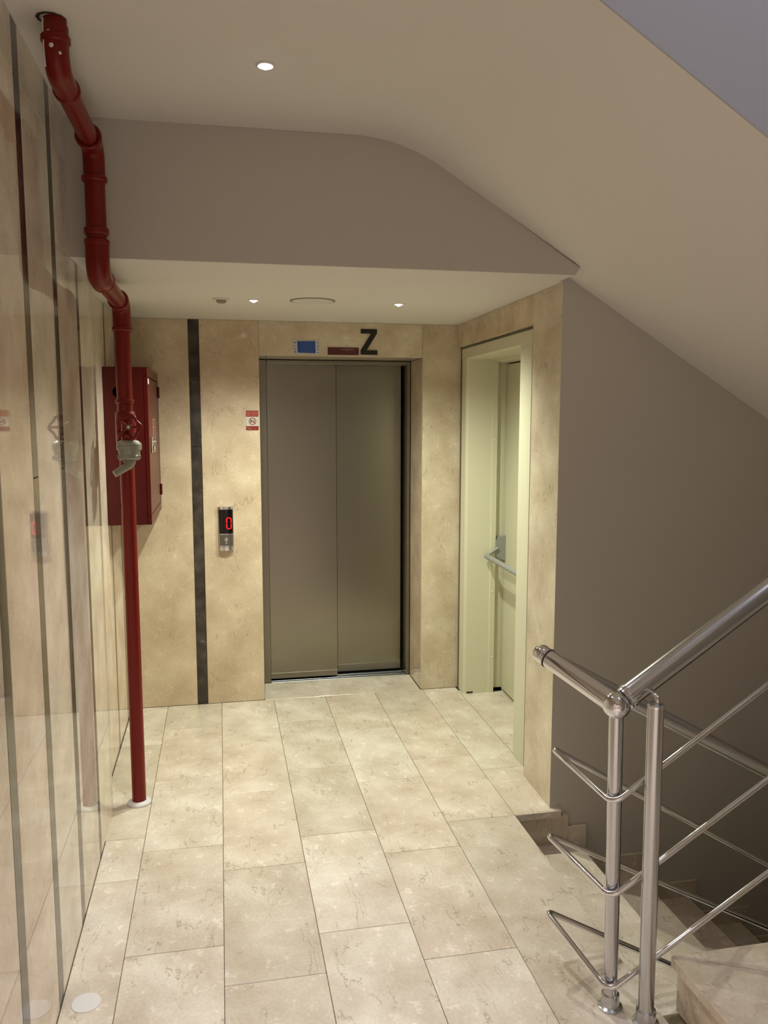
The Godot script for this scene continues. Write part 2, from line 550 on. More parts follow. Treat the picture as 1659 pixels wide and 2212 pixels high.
func build_ceilings() -> void:
	var lst := begin()
	prism(lst, PackedVector2Array([Vector2(-0.06, -0.02), Vector2(1.90, -0.02), Vector2(1.90, 1.574), Vector2(1.797, 1.574), Vector2(1.797, 1.722), Vector2(-0.06, 1.722)]), Vector3(0, SOFFIT, 0), Vector3.RIGHT, Vector3.BACK, Vector3(0, 0.02, 0))
	var lobby := put("ceiling", lst.commit(), M.ceiling, self)
	tag(lobby, "low cream painted ceiling over the lift lobby", "ceiling", "", "structure")
	# grey downstand face between low ceiling and landing ceiling
	var pl := [Vector2(-0.06, SOFFIT), Vector2(1.797, SOFFIT), Vector2(1.815, slope_y(1.815) - 0.005), Vector2(KINK + 0.06, slope_y(KINK + 0.06) + 0.004), Vector2(KINK - 0.02, CEIL - 0.001), Vector2(-0.06, CEIL + 0.0)]
	var beam := put("wall_lintel", prism_mesh(pl, Vector3(0, 0, 1.722), Vector3.RIGHT, Vector3.UP, Vector3(0, 0, 0.008)), M.wall_paint, self)
	tag(beam, "grey painted downstand wall above the lift lobby opening", "wall", "", "structure")
	var fill := put("wall_lintel_core", box_mesh(Vector3(-0.3, SOFFIT + 0.02, -0.5), Vector3(2.4, 2.9, 1.57)), M.plaster, self)
	tag(fill, "masonry above the low lobby ceiling", "wall", "", "structure")
	# flat landing ceiling, then the curved start and the slope under the upper flight
	var poly := [Vector2(-0.35, CEIL)]
	poly.append(Vector2(KINK - 0.16, CEIL))
	for i in 9:
		var t := i / 8.0
		var a := Vector2(KINK - 0.16, CEIL)
		var b := Vector2(KINK, CEIL)
		var c := Vector2(KINK + 0.16, slope_y(KINK + 0.16))
		if i > 0: poly.append(a.lerp(b, t).lerp(b.lerp(c, t), t))
	poly.append(Vector2(3.75, slope_y(3.75)))
	poly.append(Vector2(3.75, slope_y(3.75) + 0.62))
	poly.append(Vector2(1.3, slope_y(1.3) + 0.62))
	poly.append(Vector2(-0.35, slope_y(1.3) + 0.62))
	var st := begin()
	prism(st, PackedVector2Array(poly), Vector3(0, 0, 1.575), Vector3.RIGHT, Vector3.UP, Vector3(0, 0, 1.373))
	var slab_mesh := put("ceiling", st.commit(), M.ceiling, self)
	tag(slab_mesh, "cream landing ceiling that bends into the sloping underside of the upper stair flight", "ceiling", "", "structure")
	# painted side face of the upper flight
	var side := [Vector2(1.15, slope_y(1.15)), Vector2(3.75, slope_y(3.75)), Vector2(3.75, slope_y(3.75) + 0.62), Vector2(1.15, slope_y(1.15) + 0.62)]
	var sf := put("trim_1", prism_mesh(side, Vector3(0, 0, 2.948), Vector3.RIGHT, Vector3.UP, Vector3(0, 0, 0.006)), M.lavender, self)
	tag(sf, "lavender grey side face of the upper stair flight at top right", "trim", "", "structure")
	var rear := put("ceiling", box_mesh(Vector3(-0.35, CEIL, 2.948), Vector3(1.15, CEIL + 0.5, 6.4)), M.ceiling, self)
	tag(rear, "cream painted corridor ceiling overhead", "ceiling", "", "structure")
	var rear2 := put("ceiling", box_mesh(Vector3(1.15, CEIL, 3.95), Vector3(1.9, CEIL + 0.5, 6.4)), M.ceiling, self)
	tag(rear2, "cream painted corridor ceiling beside the stairwell", "ceiling", "", "structure")
	# walls that close the stairwell and the corridor behind the camera
	var wst := begin()
	for q in [[1.84, 1.475, 0.0998], [1.8165, 1.5749, 0.0004]]:
		prism(wst, PackedVector2Array([Vector2(q[0], -1.9), Vector2(3.75, -1.9), Vector2(3.75, slope_y(3.75) + 0.3), Vector2(q[0], slope_y(q[0]) + 0.3)]), Vector3(0, 0, q[1]), Vector3.RIGHT, Vector3.UP, Vector3(0, 0, q[2]))
	var ws := put("wall_stair", wst.commit(), M.wall_paint, self)
	tag(ws, "dim grey painted wall along the descending stair", "wall", "", "structure")
	for d in [["wall_end", Vector3(3.7, -1.9, 1.5), Vector3(3.85, 4.3, 4.05), "grey painted end wall of the stairwell"],
			["wall_side", Vector3(1.72, -0.2, 3.95), Vector3(3.85, 4.3, 4.1), "grey painted wall behind the rising stair"],
			["wall_corridor", Vector3(1.72, -0.2, 4.1), Vector3(1.9, 3.1, 6.4), "grey painted right wall of the corridor"],
			["wall_rear", Vector3(-0.35, -0.2, 6.2), Vector3(1.9, 3.1, 6.4), "pale painted rear wall of the corridor"],
			["wall_shaft_back", Vector3(0.9, 2.9, 1.4), Vector3(3.85, 4.3, 1.575), "grey painted stairwell wall above the upper flight"],
			["wall_shaft_left", Vector3(1.0, 3.13, 1.4), Vector3(1.15, 4.3, 4.1), "grey painted stairwell wall above the landing"],
			["ceiling_stairwell", Vector3(0.9, 4.2, 1.4), Vector3(3.85, 4.4, 4.1), "unseen white ceiling closing the stairwell, set low for its lamp"],  # out of view, set low to hold the lamp lighting the upper flight
			["floor_basement", Vector3(1.5, -2.0, 1.4), Vector3(3.85, -1.75, 4.1), "dark floor at the foot of the descending stair"]]:
		var o := put(d[0], box_mesh(d[1], d[2]), M.ceiling if d[0].begins_with("ceiling") else M.wall_paint, self)
		tag(o, d[3], "ceiling" if d[0].begins_with("ceiling") else ("floor" if d[0].begins_with("floor") else "wall"), "", "structure")

func build_stairs() -> void:
	var us := 1.0 / 1.2
	var t := thing("descending_stair", "flight of marble steps going down along the grey wall", "stairs")
	for k in range(1, 8):
		var y := -RISE * k
		var n := 1.942 + RUN * (k - 1)
		var n0 := 1.652 if k == 1 else n - RUN - 0.022
		put("tread", box_mesh(Vector3(n0, y - 0.03, 1.577), Vector3(n, y, 2.754), 0.002, uo(), us), M.stair_marble, t)
		put("riser", box_mesh(Vector3(n - 0.04, y - RISE, 1.577), Vector3(n - 0.022, y - 0.03, 2.754), 0.001, uo(), us), M.stair_marble, t)
		put("skirting", box_mesh(Vector3(n - RUN - 0.05, y - 0.03, 1.5765), Vector3(n + 0.042, y + 0.073, 1.588), 0.002, uo(), us), M.stair_marble, t)
	var st := begin()
	var poly := PackedVector2Array([Vector2(1.62, -0.16)])
	for k in range(1, 8):
		poly.append(Vector2(1.902 + RUN * (k - 1), -RISE * k - 0.028))
		poly.append(Vector2(1.902 + RUN * (k - 1), -RISE * (k + 1) - 0.03))
	poly.append(Vector2(3.52, -1.74)); poly.append(Vector2(1.62, -1.74))
	prism(st, poly, Vector3(0, 0, 1.58), Vector3.RIGHT, Vector3.UP, Vector3(0, 0, 1.17))
	put("stair_body", st.commit(), M.plaster, t)
	var u := thing("rising_stair", "marble steps rising to the right behind the near railing posts", "stairs")
	for k in range(1, 7):
		var y := 0.165 * k
		var n := 1.676 + 0.30 * (k - 1)
		put("tread", box_mesh(Vector3(n, y - 0.03, 2.757), Vector3(minf(n + 0.33, 3.69), y, 3.945), 0.002, uo(), us), M.stair_marble, u)
		put("riser", box_mesh(Vector3(n + 0.02, y - 0.165, 2.762), Vector3(n + 0.038, y - 0.03, 3.945), 0.001, uo(), us), M.tile[2], u)
		put("step_side", box_mesh(Vector3(n + 0.038, y - 0.165, 2.762), Vector3(3.69, y - 0.03, 2.78), 0.001, uo(), us), M.stair_marble, u)

func build_lift() -> void:
	var d := thing("door_1", "closed steel lift door of two sliding panels in marble recess", "door", Vector3.ZERO, "", "structure")
	var fr := begin()
	box(fr, Vector3(0.7005, 0.0, -0.40), Vector3(0.757, 1.99, -0.302), 0.003)
	put("door_jamb", fr.commit(), M.frame_steel, d)
	put("door_jamb", box_mesh(Vector3(1.6165, 0.0, -0.46), Vector3(1.6405, 1.99, -0.302), 0.003), M.frame_steel, d)
	put("door_head", box_mesh(Vector3(0.757, 1.9665, -0.46), Vector3(1.6165, 1.99, -0.302), 0.003), M.frame_steel, d)
	put("door_panel", box_mesh(Vector3(0.752, 0.012, -0.365), Vector3(1.1815, 1.985, -0.337), 0.003), M.door_steel, d)
	put("door_panel", box_mesh(Vector3(1.15, 0.012, -0.430), Vector3(1.604, 1.985, -0.402), 0.003), M.door_steel, d)
	put("kick_rail", box_mesh(Vector3(0.758, 0.014, -0.340), Vector3(1.179, 0.05, -0.334), 0.001), M.frame_steel, d)
	put("kick_rail", box_mesh(Vector3(1.184, 0.014, -0.405), Vector3(1.602, 0.062, -0.399), 0.001), M.frame_steel, d)
	var s := begin()
	box(s, Vector3(0.7575, -0.012, -0.327), Vector3(1.616, 0.002, -0.300), 0.001)
	box(s, Vector3(0.7575, -0.012, -0.372), Vector3(1.616, 0.001, -0.333), 0.001)
	box(s, Vector3(0.7575, -0.012, -0.46), Vector3(1.616, 0.001, -0.378), 0.001)
	put("door_sill", s.commit(), M.sill, d)
	put("shaft_gap_shade", box_mesh(Vector3(0.702, -0.05, -0.54), Vector3(1.655, 2.0, -0.47)), M.gap, d)  # dark backing stands in for the shade behind the lift panels

func build_fire_door() -> void:
	var d := thing("door_2", "cream steel fire door with grey push bar set deep in the right wall", "door", Vector3(1.816, 0, 1.575), "", "structure")
	d.rotation.y = -0.0216
	# hinge-side and latch-side jambs: front flange, deep reveal, stop, rebate
	for k in 2:
		var prof: PackedVector2Array   # (x, z) outline of the pressed steel jamb
		if k == 0:
			prof = PackedVector2Array([Vector2(0.023, -1.579), Vector2(0.023, -1.458), Vector2(0.040, -1.452), Vector2(0.178, -1.452), Vector2(0.181, -1.443), Vector2(0.210, -1.443), Vector2(0.213, -1.472), Vector2(0.34, -1.472), Vector2(0.34, -1.545), Vector2(0.10, -1.545), Vector2(0.10, -1.579)])
		else:
			prof = PackedVector2Array([Vector2(0.030, -0.412), Vector2(0.026, -0.44), Vector2(0.026, -0.55), Vector2(0.038, -0.585), Vector2(0.050, -0.602), Vector2(0.178, -0.606), Vector2(0.181, -0.616), Vector2(0.210, -0.616), Vector2(0.213, -0.590), Vector2(0.34, -0.590), Vector2(0.34, -0.38), Vector2(0.10, -0.38)])
		put("door_jamb", prism_mesh(Array(prof), Vector3.ZERO, Vector3.RIGHT, Vector3.BACK, Vector3(0, 2.0, 0)), M.frame_paint, d)
	var hp := [Vector2(0.022, 2.10), Vector2(0.022, 1.985), Vector2(0.040, 1.979), Vector2(0.178, 1.979), Vector2(0.181, 1.968), Vector2(0.210, 1.968), Vector2(0.213, 1.962), Vector2(0.34, 1.962), Vector2(0.34, 2.10)]
	put("door_head", prism_mesh(hp, Vector3(0, 0, -1.574), Vector3.RIGHT, Vector3.UP, Vector3(0, 0, 1.19)), M.frame_paint, d)
	put("door_leaf", box_mesh(Vector3(0.27, 0.014, -1.465), Vector3(0.325, 1.953, -0.545), 0.003), M.door_paint, d)
	put("leaf_gap_shade", box_mesh(Vector3(0.325, 0.0, -1.50), Vector3(0.345, 1.99, -0.5)), M.gap, d)  # dark sheet behind the leaf stands in for shade around its edge
	put("frame_gap_shade", box_mesh(Vector3(0.045, 0.0, -0.412), Vector3(0.06, 2.0, -0.345)), M.gap, d)  # dark strip put in as the shadow line beside the jamb
	put("floor_seal", box_mesh(Vector3(0.214, 0.0, -1.4715), Vector3(0.268, 0.022, -1.4655), 0.002), M.black, d)
	put("scuff_mark", box_mesh(Vector3(0.046, 0.0, -1.4525), Vector3(0.085, 0.012, -1.4515)), M.gap, d)
	for y in [0.22, 0.62, 1.52, 1.80]:
		put("frame_screw", lathe_mesh([Vector2(0.006, -0.0005), Vector2(0.005, 0.002), Vector2(0.0, 0.0026)], Vector3(0.195, y, -1.443), Vector3.BACK, 10), M.white, d)
	# push bar
	var bx := [Vector2(-0.01, 0.80), Vector2(0.052, 0.83), Vector2(0.060, 0.85), Vector2(0.060, 0.915), Vector2(0.045, 0.945), Vector2(-0.01, 0.957)]
	put("push_bar_case", prism_mesh(bx, Vector3(0.268, 0, -1.56), Vector3.LEFT, Vector3.UP, Vector3(0, 0, 0.125)), M.bar_grey, d)
	put("push_bar", tube_mesh([Vector3(0.150, 0.838, -1.425), Vector3(0.150, 0.838, -0.64)], 0.0155, 16), M.bar_grey, d)
	put("push_bar_arm", tube_mesh(fillet([Vector3(0.222, 0.885, -1.432), Vector3(0.16, 0.845, -1.428), Vector3(0.145, 0.832, -1.422)], 0.01, 4), 0.009, 12), M.bar_grey, d)
	put("push_bar_arm", tube_mesh(fillet([Vector3(0.262, 0.885, -0.655), Vector3(0.16, 0.845, -0.65), Vector3(0.145, 0.832, -0.645)], 0.01, 4), 0.009, 12), M.bar_grey, d)
	put("push_bar_case", prism_mesh(bx, Vector3(0.268, 0, -0.70), Vector3.LEFT, Vector3.UP, Vector3(0, 0, 0.08)), M.bar_grey, d)

func collar(parent: Node3D, at: Vector3, axis: Vector3, r: float, w: float) -> void:
	put("pipe_collar", lathe_mesh([Vector2(r * 0.85, -w), Vector2(r, -w), Vector2(r + 0.004, -w * 0.6), Vector2(r + 0.004, w * 0.6), Vector2(r, w), Vector2(r * 0.85, w)], at, axis, 28), M.pipe, parent)

func build_pipe() -> void:
	var x := 0.10
	var t := thing("fire_riser_pipe", "red painted fire riser pipe with grey hose outlet, standing before the left wall", "pipe", Vector3(x, 0, 1.185))
	var z2 := 1.815 - 1.185
	var z3 := 2.41 - 1.185
	var y1 := 2.105
	var y2 := 2.512
	put("pipe_section", tube_mesh([Vector3(0, 0.0, 0), Vector3(0, 1.58, 0)], 0.029, 28), M.pipe, t)
	put("pipe_section", tube_mesh([Vector3(0, 1.58, 0), Vector3(0, y1 - 0.06, 0)], 0.031, 28), M.pipe, t)
	put("pipe_elbow", tube_mesh(fillet([Vector3(0, y1 - 0.10, 0), Vector3(0, y1, 0), Vector3(0, y1, 0.10)], 0.05, 10), 0.036, 28), M.pipe, t)
	put("pipe_section", tube_mesh([Vector3(0, y1, 0.09), Vector3(0, y1 + 0.005, z2 - 0.08)], 0.031, 28), M.pipe, t)
	put("pipe_elbow", tube_mesh(fillet([Vector3(0, y1 + 0.005, z2 - 0.10), Vector3(0, y1 + 0.005, z2), Vector3(0, y1 + 0.11, z2)], 0.05, 10), 0.038, 28), M.pipe, t)
	put("pipe_section", tube_mesh([Vector3(0, y1 + 0.10, z2), Vector3(0, y2 - 0.09, z2)], 0.032, 28), M.pipe, t)
	put("pipe_elbow", tube_mesh(fillet([Vector3(0, y2 - 0.10, z2), Vector3(0, y2, z2), Vector3(0, y2, z2 + 0.10)], 0.05, 10), 0.034, 28), M.pipe, t)
	put("pipe_section", tube_mesh([Vector3(0, y2, z2 + 0.09), Vector3(0, y2 - 0.002, z3 - 0.08)], 0.029, 28), M.pipe, t)
	put("pipe_elbow", tube_mesh(fillet([Vector3(0, y2, z3 - 0.13), Vector3(0, y2, z3), Vector3(0, y2 + 0.10, z3)], 0.05, 10), 0.031, 28), M.pipe, t)
	put("pipe_section", tube_mesh([Vector3(0, y2 + 0.06, z3), Vector3(0, CEIL + 0.01, z3)], 0.028, 28), M.pipe, t)
	for c in [[0, y1 - 0.10, 0, 0], [0, y1, 0.10, 1], [0, y1 + 0.005, z2 - 0.10, 1], [0, y1 + 0.11, z2, 0], [0, y2 - 0.10, z2, 0], [0, y2, z2 + 0.10, 1], [0, y2, z3 - 0.13, 1], [0, y2 + 0.07, z3, 0]]:
		collar(t, Vector3(c[0], c[1], c[2]), Vector3.BACK if c[3] else Vector3.UP, 0.0315 if c[2] > z2 + 0.15 else 0.036, 0.010)
	collar(t, Vector3(0, y1 + 0.145, z2), Vector3.UP, 0.035, 0.012)
	for yy in [1.715, 1.66]: collar(t, Vector3(0, yy, 0), Vector3.UP, 0.033, 0.008)
	put("floor_collar", lathe_mesh([Vector2(0.03, 0.0), Vector2(0.051, 0.0), Vector2(0.050, 0.006), Vector2(0.043, 0.013), Vector2(0.033, 0.016), Vector2(0.03, 0.016)], Vector3.ZERO, Vector3.UP, 36, true), M.white, t)
	put("ceiling_hole", lathe_mesh([Vector2(0.028, CEIL - 0.0012), Vector2(0.034, CEIL - 0.0012), Vector2(0.037, CEIL)], Vector3(-0.008, 0, z3 + 0.003), Vector3.UP, 11), M.gap, t)
	# white spots and a white streak on the upper elbow
	for p in [[-0.40, 0.078, 0.0055], [-0.20, 0.046, 0.006], [0.45, 0.030, 0.004]]:
		var dn := Vector3(sin(p[0]), 0, cos(p[0]))
		var st := begin()
		lathe(st, [Vector2(p[2], 0.0), Vector2(p[2] * 0.8, 0.002), Vector2(0.0, 0.003)], Vector3(0, y2 + p[1], z3) + dn * (0.0295 if p[1] > 0.05 else 0.0305), dn, 12, true)
		put("white_spot", st.commit(), M.white, t)
	var run := []
	for q in [[0.112, -0.95], [0.085, -0.98], [0.06, -0.95], [0.03, -0.98], [0.0, -0.9]]:
		run.append(Vector3(sin(q[1]) * 0.031, y2 + q[0], z3 + cos(q[1]) * 0.031 - (0.003 if q[0] < 0.01 else 0.0)))
	put("white_streak", tube_mesh(run, 0.0024, 8), M.white, t)
	# angle valve with wheel and capped hose coupling
	var v := Node3D.new()
	v.name = "hose_valve"
	t.add_child(v)
	var vb := begin()
	lathe(vb, [Vector2(0.0, -0.075), Vector2(0.037, -0.075), Vector2(0.040, -0.06), Vector2(0.040, 0.05), Vector2(0.036, 0.06), Vector2(0.0, 0.06)], Vector3(0, 1.615, 0), Vector3.UP, 28)
	tube(vb, [Vector3(0.005, 1.60, 0.0), Vector3(0.018, 1.595, 0.075)], 0.027, 24)
	tube(vb, [Vector3(0.018, 1.625, 0.065), Vector3(0.018, 1.545, 0.085)], 0.028, 24)
	put("valve_body", vb.commit(), M.pipe, v)
	put("valve_stem", tube_mesh([Vector3(0.02, 1.606, 0.06), Vector3(0.024, 1.614, 0.135)], 0.009, 14), M.brass, v)
	var wc := Vector3(0.024, 1.613, 0.118)
	var wheel := begin()
	var rim := []
	for k in 61:
		var a := TAU * k / 60
		var r := 0.043 + 0.0045 * cos(a * 5.0)
		rim.append(wc + Vector3(cos(a) * r, sin(a) * r, 0))
	tube(wheel, rim, 0.0055, 10, false)
	for k in 5:
		var a := TAU * k / 5
		tube(wheel, [wc, wc + Vector3(cos(a), sin(a), 0) * 0.046], 0.005, 8)
	lathe(wheel, [Vector2(0, -0.008), Vector2(0.014, -0.008), Vector2(0.013, 0.007), Vector2(0, 0.007)], wc, Vector3.BACK, 18)
	put("hand_wheel", wheel.commit(), M.pipe, v)
	put("wheel_nut", lathe_mesh([Vector2(0.0, -0.004), Vector2(0.0095, -0.004), Vector2(0.0085, 0.008), Vector2(0.0, 0.011)], wc + Vector3(0, 0, 0.008), Vector3.BACK, 12), M.chrome_dull, v)
	var ca := Vector3(0.02, 1.552, 0.088)
	var cax := Vector3(0.01, -1.0, 0.12)
	put("hose_coupling", lathe_mesh([Vector2(0.0, -0.006), Vector2(0.036, -0.006), Vector2(0.046, 0.002), Vector2(0.049, 0.010), Vector2(0.049, 0.0165), Vector2(0.0475, 0.0175), Vector2(0.049, 0.0185), Vector2(0.048, 0.030), Vector2(0.043, 0.032), Vector2(0.040, 0.052), Vector2(0.042, 0.056), Vector2(0.042, 0.066), Vector2(0.037, 0.070), Vector2(0.0, 0.070)], ca, cax, 36), M.cast, v)
	for k in 2:
		var dir := Vector3(-1 if k == 0 else 1, 0, 0.35).normalized()
		var p := ca + cax.normalized() * 0.058 + dir * 0.038
		put("coupling_lug", box_mesh(p - Vector3(0.008, 0.008, 0.008), p + Vector3(0.008, 0.010, 0.008), 0.003), M.cast, v)
	var sp := ca + cax.normalized() * 0.064
	put("coupling_spout", tube_mesh(fillet([sp, sp + Vector3(0.0, -0.026, 0.008), sp + Vector3(-0.056, -0.060, 0.030)], 0.03, 6), 0.026, 22, 0.0135), M.cast, v)

func build_cabinet() -> void:
	var t := thing("fire_hose_cabinet", "red steel fire hose cabinet on the set-back left wall behind the riser pipe", "cabinet", Vector3(-0.049, 1.142, 0.02))
	# local: x out from wall, y up, z along wall; 0.20 deep, 0.741 high, 0.66 wide
	var D := 0.199
	var H := 0.741
	var L := 0.66
	var st := begin()
	box(st, Vector3(0, 0, 0), Vector3(D - 0.02, H, L), 0.002)
	# rim around the door
	box(st, Vector3(D - 0.02, 0, 0), Vector3(D, 0.042, L), 0.002)
	box(st, Vector3(D - 0.02, H - 0.042, 0), Vector3(D, H, L), 0.002)
	box(st, Vector3(D - 0.02, 0.042, L - 0.020), Vector3(D, H - 0.042, L), 0.002)
	box(st, Vector3(D - 0.02, 0.042, 0), Vector3(D, H - 0.042, 0.035), 0.002)
	put("cabinet_body", st.commit(), M.cabinet, t)
	var d := put("cabinet_door", box_mesh(Vector3(D - 0.018, 0.046, 0.039), Vector3(D - 0.001, H - 0.046, L - 0.024), 0.002), M.cabinet, t)
	var lt := begin()
	box(lt, Vector3(D - 0.001, 0.335, 0.525), Vector3(D + 0.006, 0.415, 0.555), 0.003)
	lathe(lt, [Vector2(0.0, 0.018), Vector2(0.008, 0.016), Vector2(0.011, 0.0), Vector2(0.0, -0.002)], Vector3(D + 0.004, 0.395, 0.54), Vector3.RIGHT, 16)
	box(lt, Vector3(D + 0.006, 0.345, 0.530), Vector3(D + 0.016, 0.372, 0.550), 0.004)
	put("door_latch", lt.commit(), M.chrome, d)
	var lb := begin()
	for q in [[0.333, 0.336, 0.275, 0.405], [0.497, 0.500, 0.275, 0.405], [0.333, 0.500, 0.275, 0.285], [0.333, 0.500, 0.395, 0.405], [0.38, 0.383, 0.285, 0.395], [0.455, 0.458, 0.285, 0.395]]:
		box(lb, Vector3(D - 0.001, q[0], q[2]), Vector3(D - 0.0002, q[1], q[3]))
	put("door_label", lb.commit(), mat(Color(0.86, 0.62, 0.55), 0.4), d)
	put("door_sticker", box_mesh(Vector3(D - 0.001, 0.665, 0.575), Vector3(D, 0.69, 0.632)), M.white, d)
	for y in [0.085, 0.61]:
		put("door_hinge", tube_mesh([Vector3(D + 0.004, y, 0.037), Vector3(D + 0.004, y + 0.06, 0.037)], 0.006, 10), M.cabinet, t)
	# knock-outs in the near side
	put("knockout_hole", lathe_mesh([Vector2(0.0, 0.0012), Vector2(0.026, 0.0012), Vector2(0.027, 0.0)], Vector3(0.068, 0.625, L), Vector3.BACK, 28), M.black, t)
	put("knockout_ring", lathe_mesh([Vector2(0.0265, 0.0), Vector2(0.0265, 0.001), Vector2(0.0285, 0.001), Vector2(0.0285, 0.0)], Vector3(0.086, 0.095, L), Vector3.BACK, 32), M.black, t)

func build_railing() -> void:
	var t := thing("stair_railing", "chrome stair railing with newel posts, wrapped handrail and three bent bars", "railing")
	var j := Vector3(1.507, 0.886, 2.715)
	var e := Vector3(1.388, 0.966, 2.505)
	var post := begin()
	tube(post, [Vector3(1.521, 0.012, 2.712), Vector3(1.508, 0.862, 2.714)], 0.0195, 28)
	put("newel_post", post.commit(), M.chrome_dull, t)
	put("post_base", lathe_mesh([Vector2(0.0, 0.0), Vector2(0.034, 0.0), Vector2(0.034, 0.006), Vector2(0.026, 0.010), Vector2(0.0245, 0.042), Vector2(0.0195, 0.046)], Vector3(1.521, 0.0, 2.712), Vector3.UP, 28), M.chrome_dull, t)
	put("newel_post", tube_mesh([Vector3(1.587, 0.012, 2.79), Vector3(1.579, 0.908, 2.79)], 0.0215, 28), M.chrome_dull, t)
	put("post_base", lathe_mesh([Vector2(0.0, 0.0), Vector2(0.036, 0.0), Vector2(0.036, 0.006), Vector2(0.028, 0.010), Vector2(0.0265, 0.042), Vector2(0.0215, 0.046)], Vector3(1.587, 0.0, 2.79), Vector3.UP, 28), M.chrome_dull, t)
	put("post_cap", lathe_mesh([Vector2(0.0225, -0.006), Vector2(0.0225, 0.0), Vector2(0.019, 0.004), Vector2(0.0, 0.006)], Vector3(1.579, 0.908, 2.79), Vector3.UP, 28), M.chrome, t)
	put("rail_bracket", tube_mesh(fillet([Vector3(1.585, 0.905, 2.788), Vector3(1.587, 0.927, 2.786), Vector3(1.592, 0.929, 2.738)], 0.012, 6), 0.006, 12), M.chrome, t)
	put("rail_finial", lathe_mesh(ball_profile(0.0375), j, Vector3.UP, 36, true), M.chrome, t)
	# level piece from the newel ball to the far end ball
	put("handrail", tube_mesh([j, e], 0.0295, 36, 0.0265), M.chrome, t)
	var ax := (e - j).normalized()
	put("rail_ring", lathe_mesh([Vector2(0.0255, -0.003), Vector2(0.0285, -0.002), Vector2(0.0285, 0.002), Vector2(0.0255, 0.003)], e - ax * 0.012, ax, 32), M.gap, t)
	put("rail_finial", lathe_mesh(ball_profile(0.027), e + ax * 0.012, Vector3.UP, 32, true), M.chrome, t)
	# rising and descending handrails
	var up := Vector3(1.9214, 1.1655, 2.715)
	var ud := (up - j).normalized()
	put("handrail", tube_mesh([j + ud * 0.03, j + ud * 1.9], 0.0305, 36), M.chrome_dull, t)
	put("rail_ring", lathe_mesh([Vector2(0.030, -0.006), Vector2(0.033, -0.004), Vector2(0.033, 0.004), Vector2(0.030, 0.006)], j + ud * 0.042, ud, 32), M.chrome, t)
	var d0 := Vector3(1.402, 0.957, 2.497)
	var dd := (Vector3(2.1413, 0.5445, 2.495) - d0).normalized()
	put("handrail", tube_mesh([d0, d0 + dd * 1.9], 0.0235, 32), M.chrome_dull, t)
	# three bars, each bent round the newel: rising side, short return, descending side
	var near := [Vector3(1.4922, 0.622, 2.745), Vector3(1.4952, 0.352, 2.745), Vector3(1.4982, 0.074, 2.745)]
	var right := [Vector3(1.9362, 0.9198, 2.745), Vector3(1.9534, 0.6456, 2.745), Vector3(1.971, 0.3653, 2.745)]
	var far := [Vector3(1.4190, 0.683, 2.50), Vector3(1.4090, 0.415, 2.50), Vector3(1.4110, 0.170, 2.50)]
	var down := [Vector3(1.7875, 0.4605, 2.5), Vector3(1.7905, 0.2159, 2.5), Vector3(1.8682, -0.0844, 2.5)]
	for i in 3:
		var ru: Vector3 = near[i] + (right[i] - near[i]).normalized() * 1.6
		var rd: Vector3 = far[i] + (down[i] - far[i]).normalized() * 1.7
		if i == 2: rd = far[i] + (down[i] - far[i]) * 0.985
		put("rail_bar", tube_mesh(fillet([ru, near[i], (near[i] + far[i]) * 0.5], 0.035, 10) + fillet([(near[i] + far[i]) * 0.5, far[i], rd], 0.014, 8).slice(1), 0.0085, 18), M.chrome, t)

func text(st: SurfaceTool, s: String, at: Vector3, height: float, right: Vector3, up: Vector3, squeeze := 1.0) -> void:
	var font := SystemFont.new()
	font.font_names = PackedStringArray(["Droid Sans"])
	font.font_weight = 700
	var tm := TextMesh.new()
	tm.text = s
	tm.font = font
	tm.font_size = 32
	tm.pixel_size = height / 23.0
	tm.depth = 0.0006
	tm.curve_step = 1.0
	st.append_from(tm, 0, Transform3D(Basis(right * squeeze, up, right.cross(up)), at))

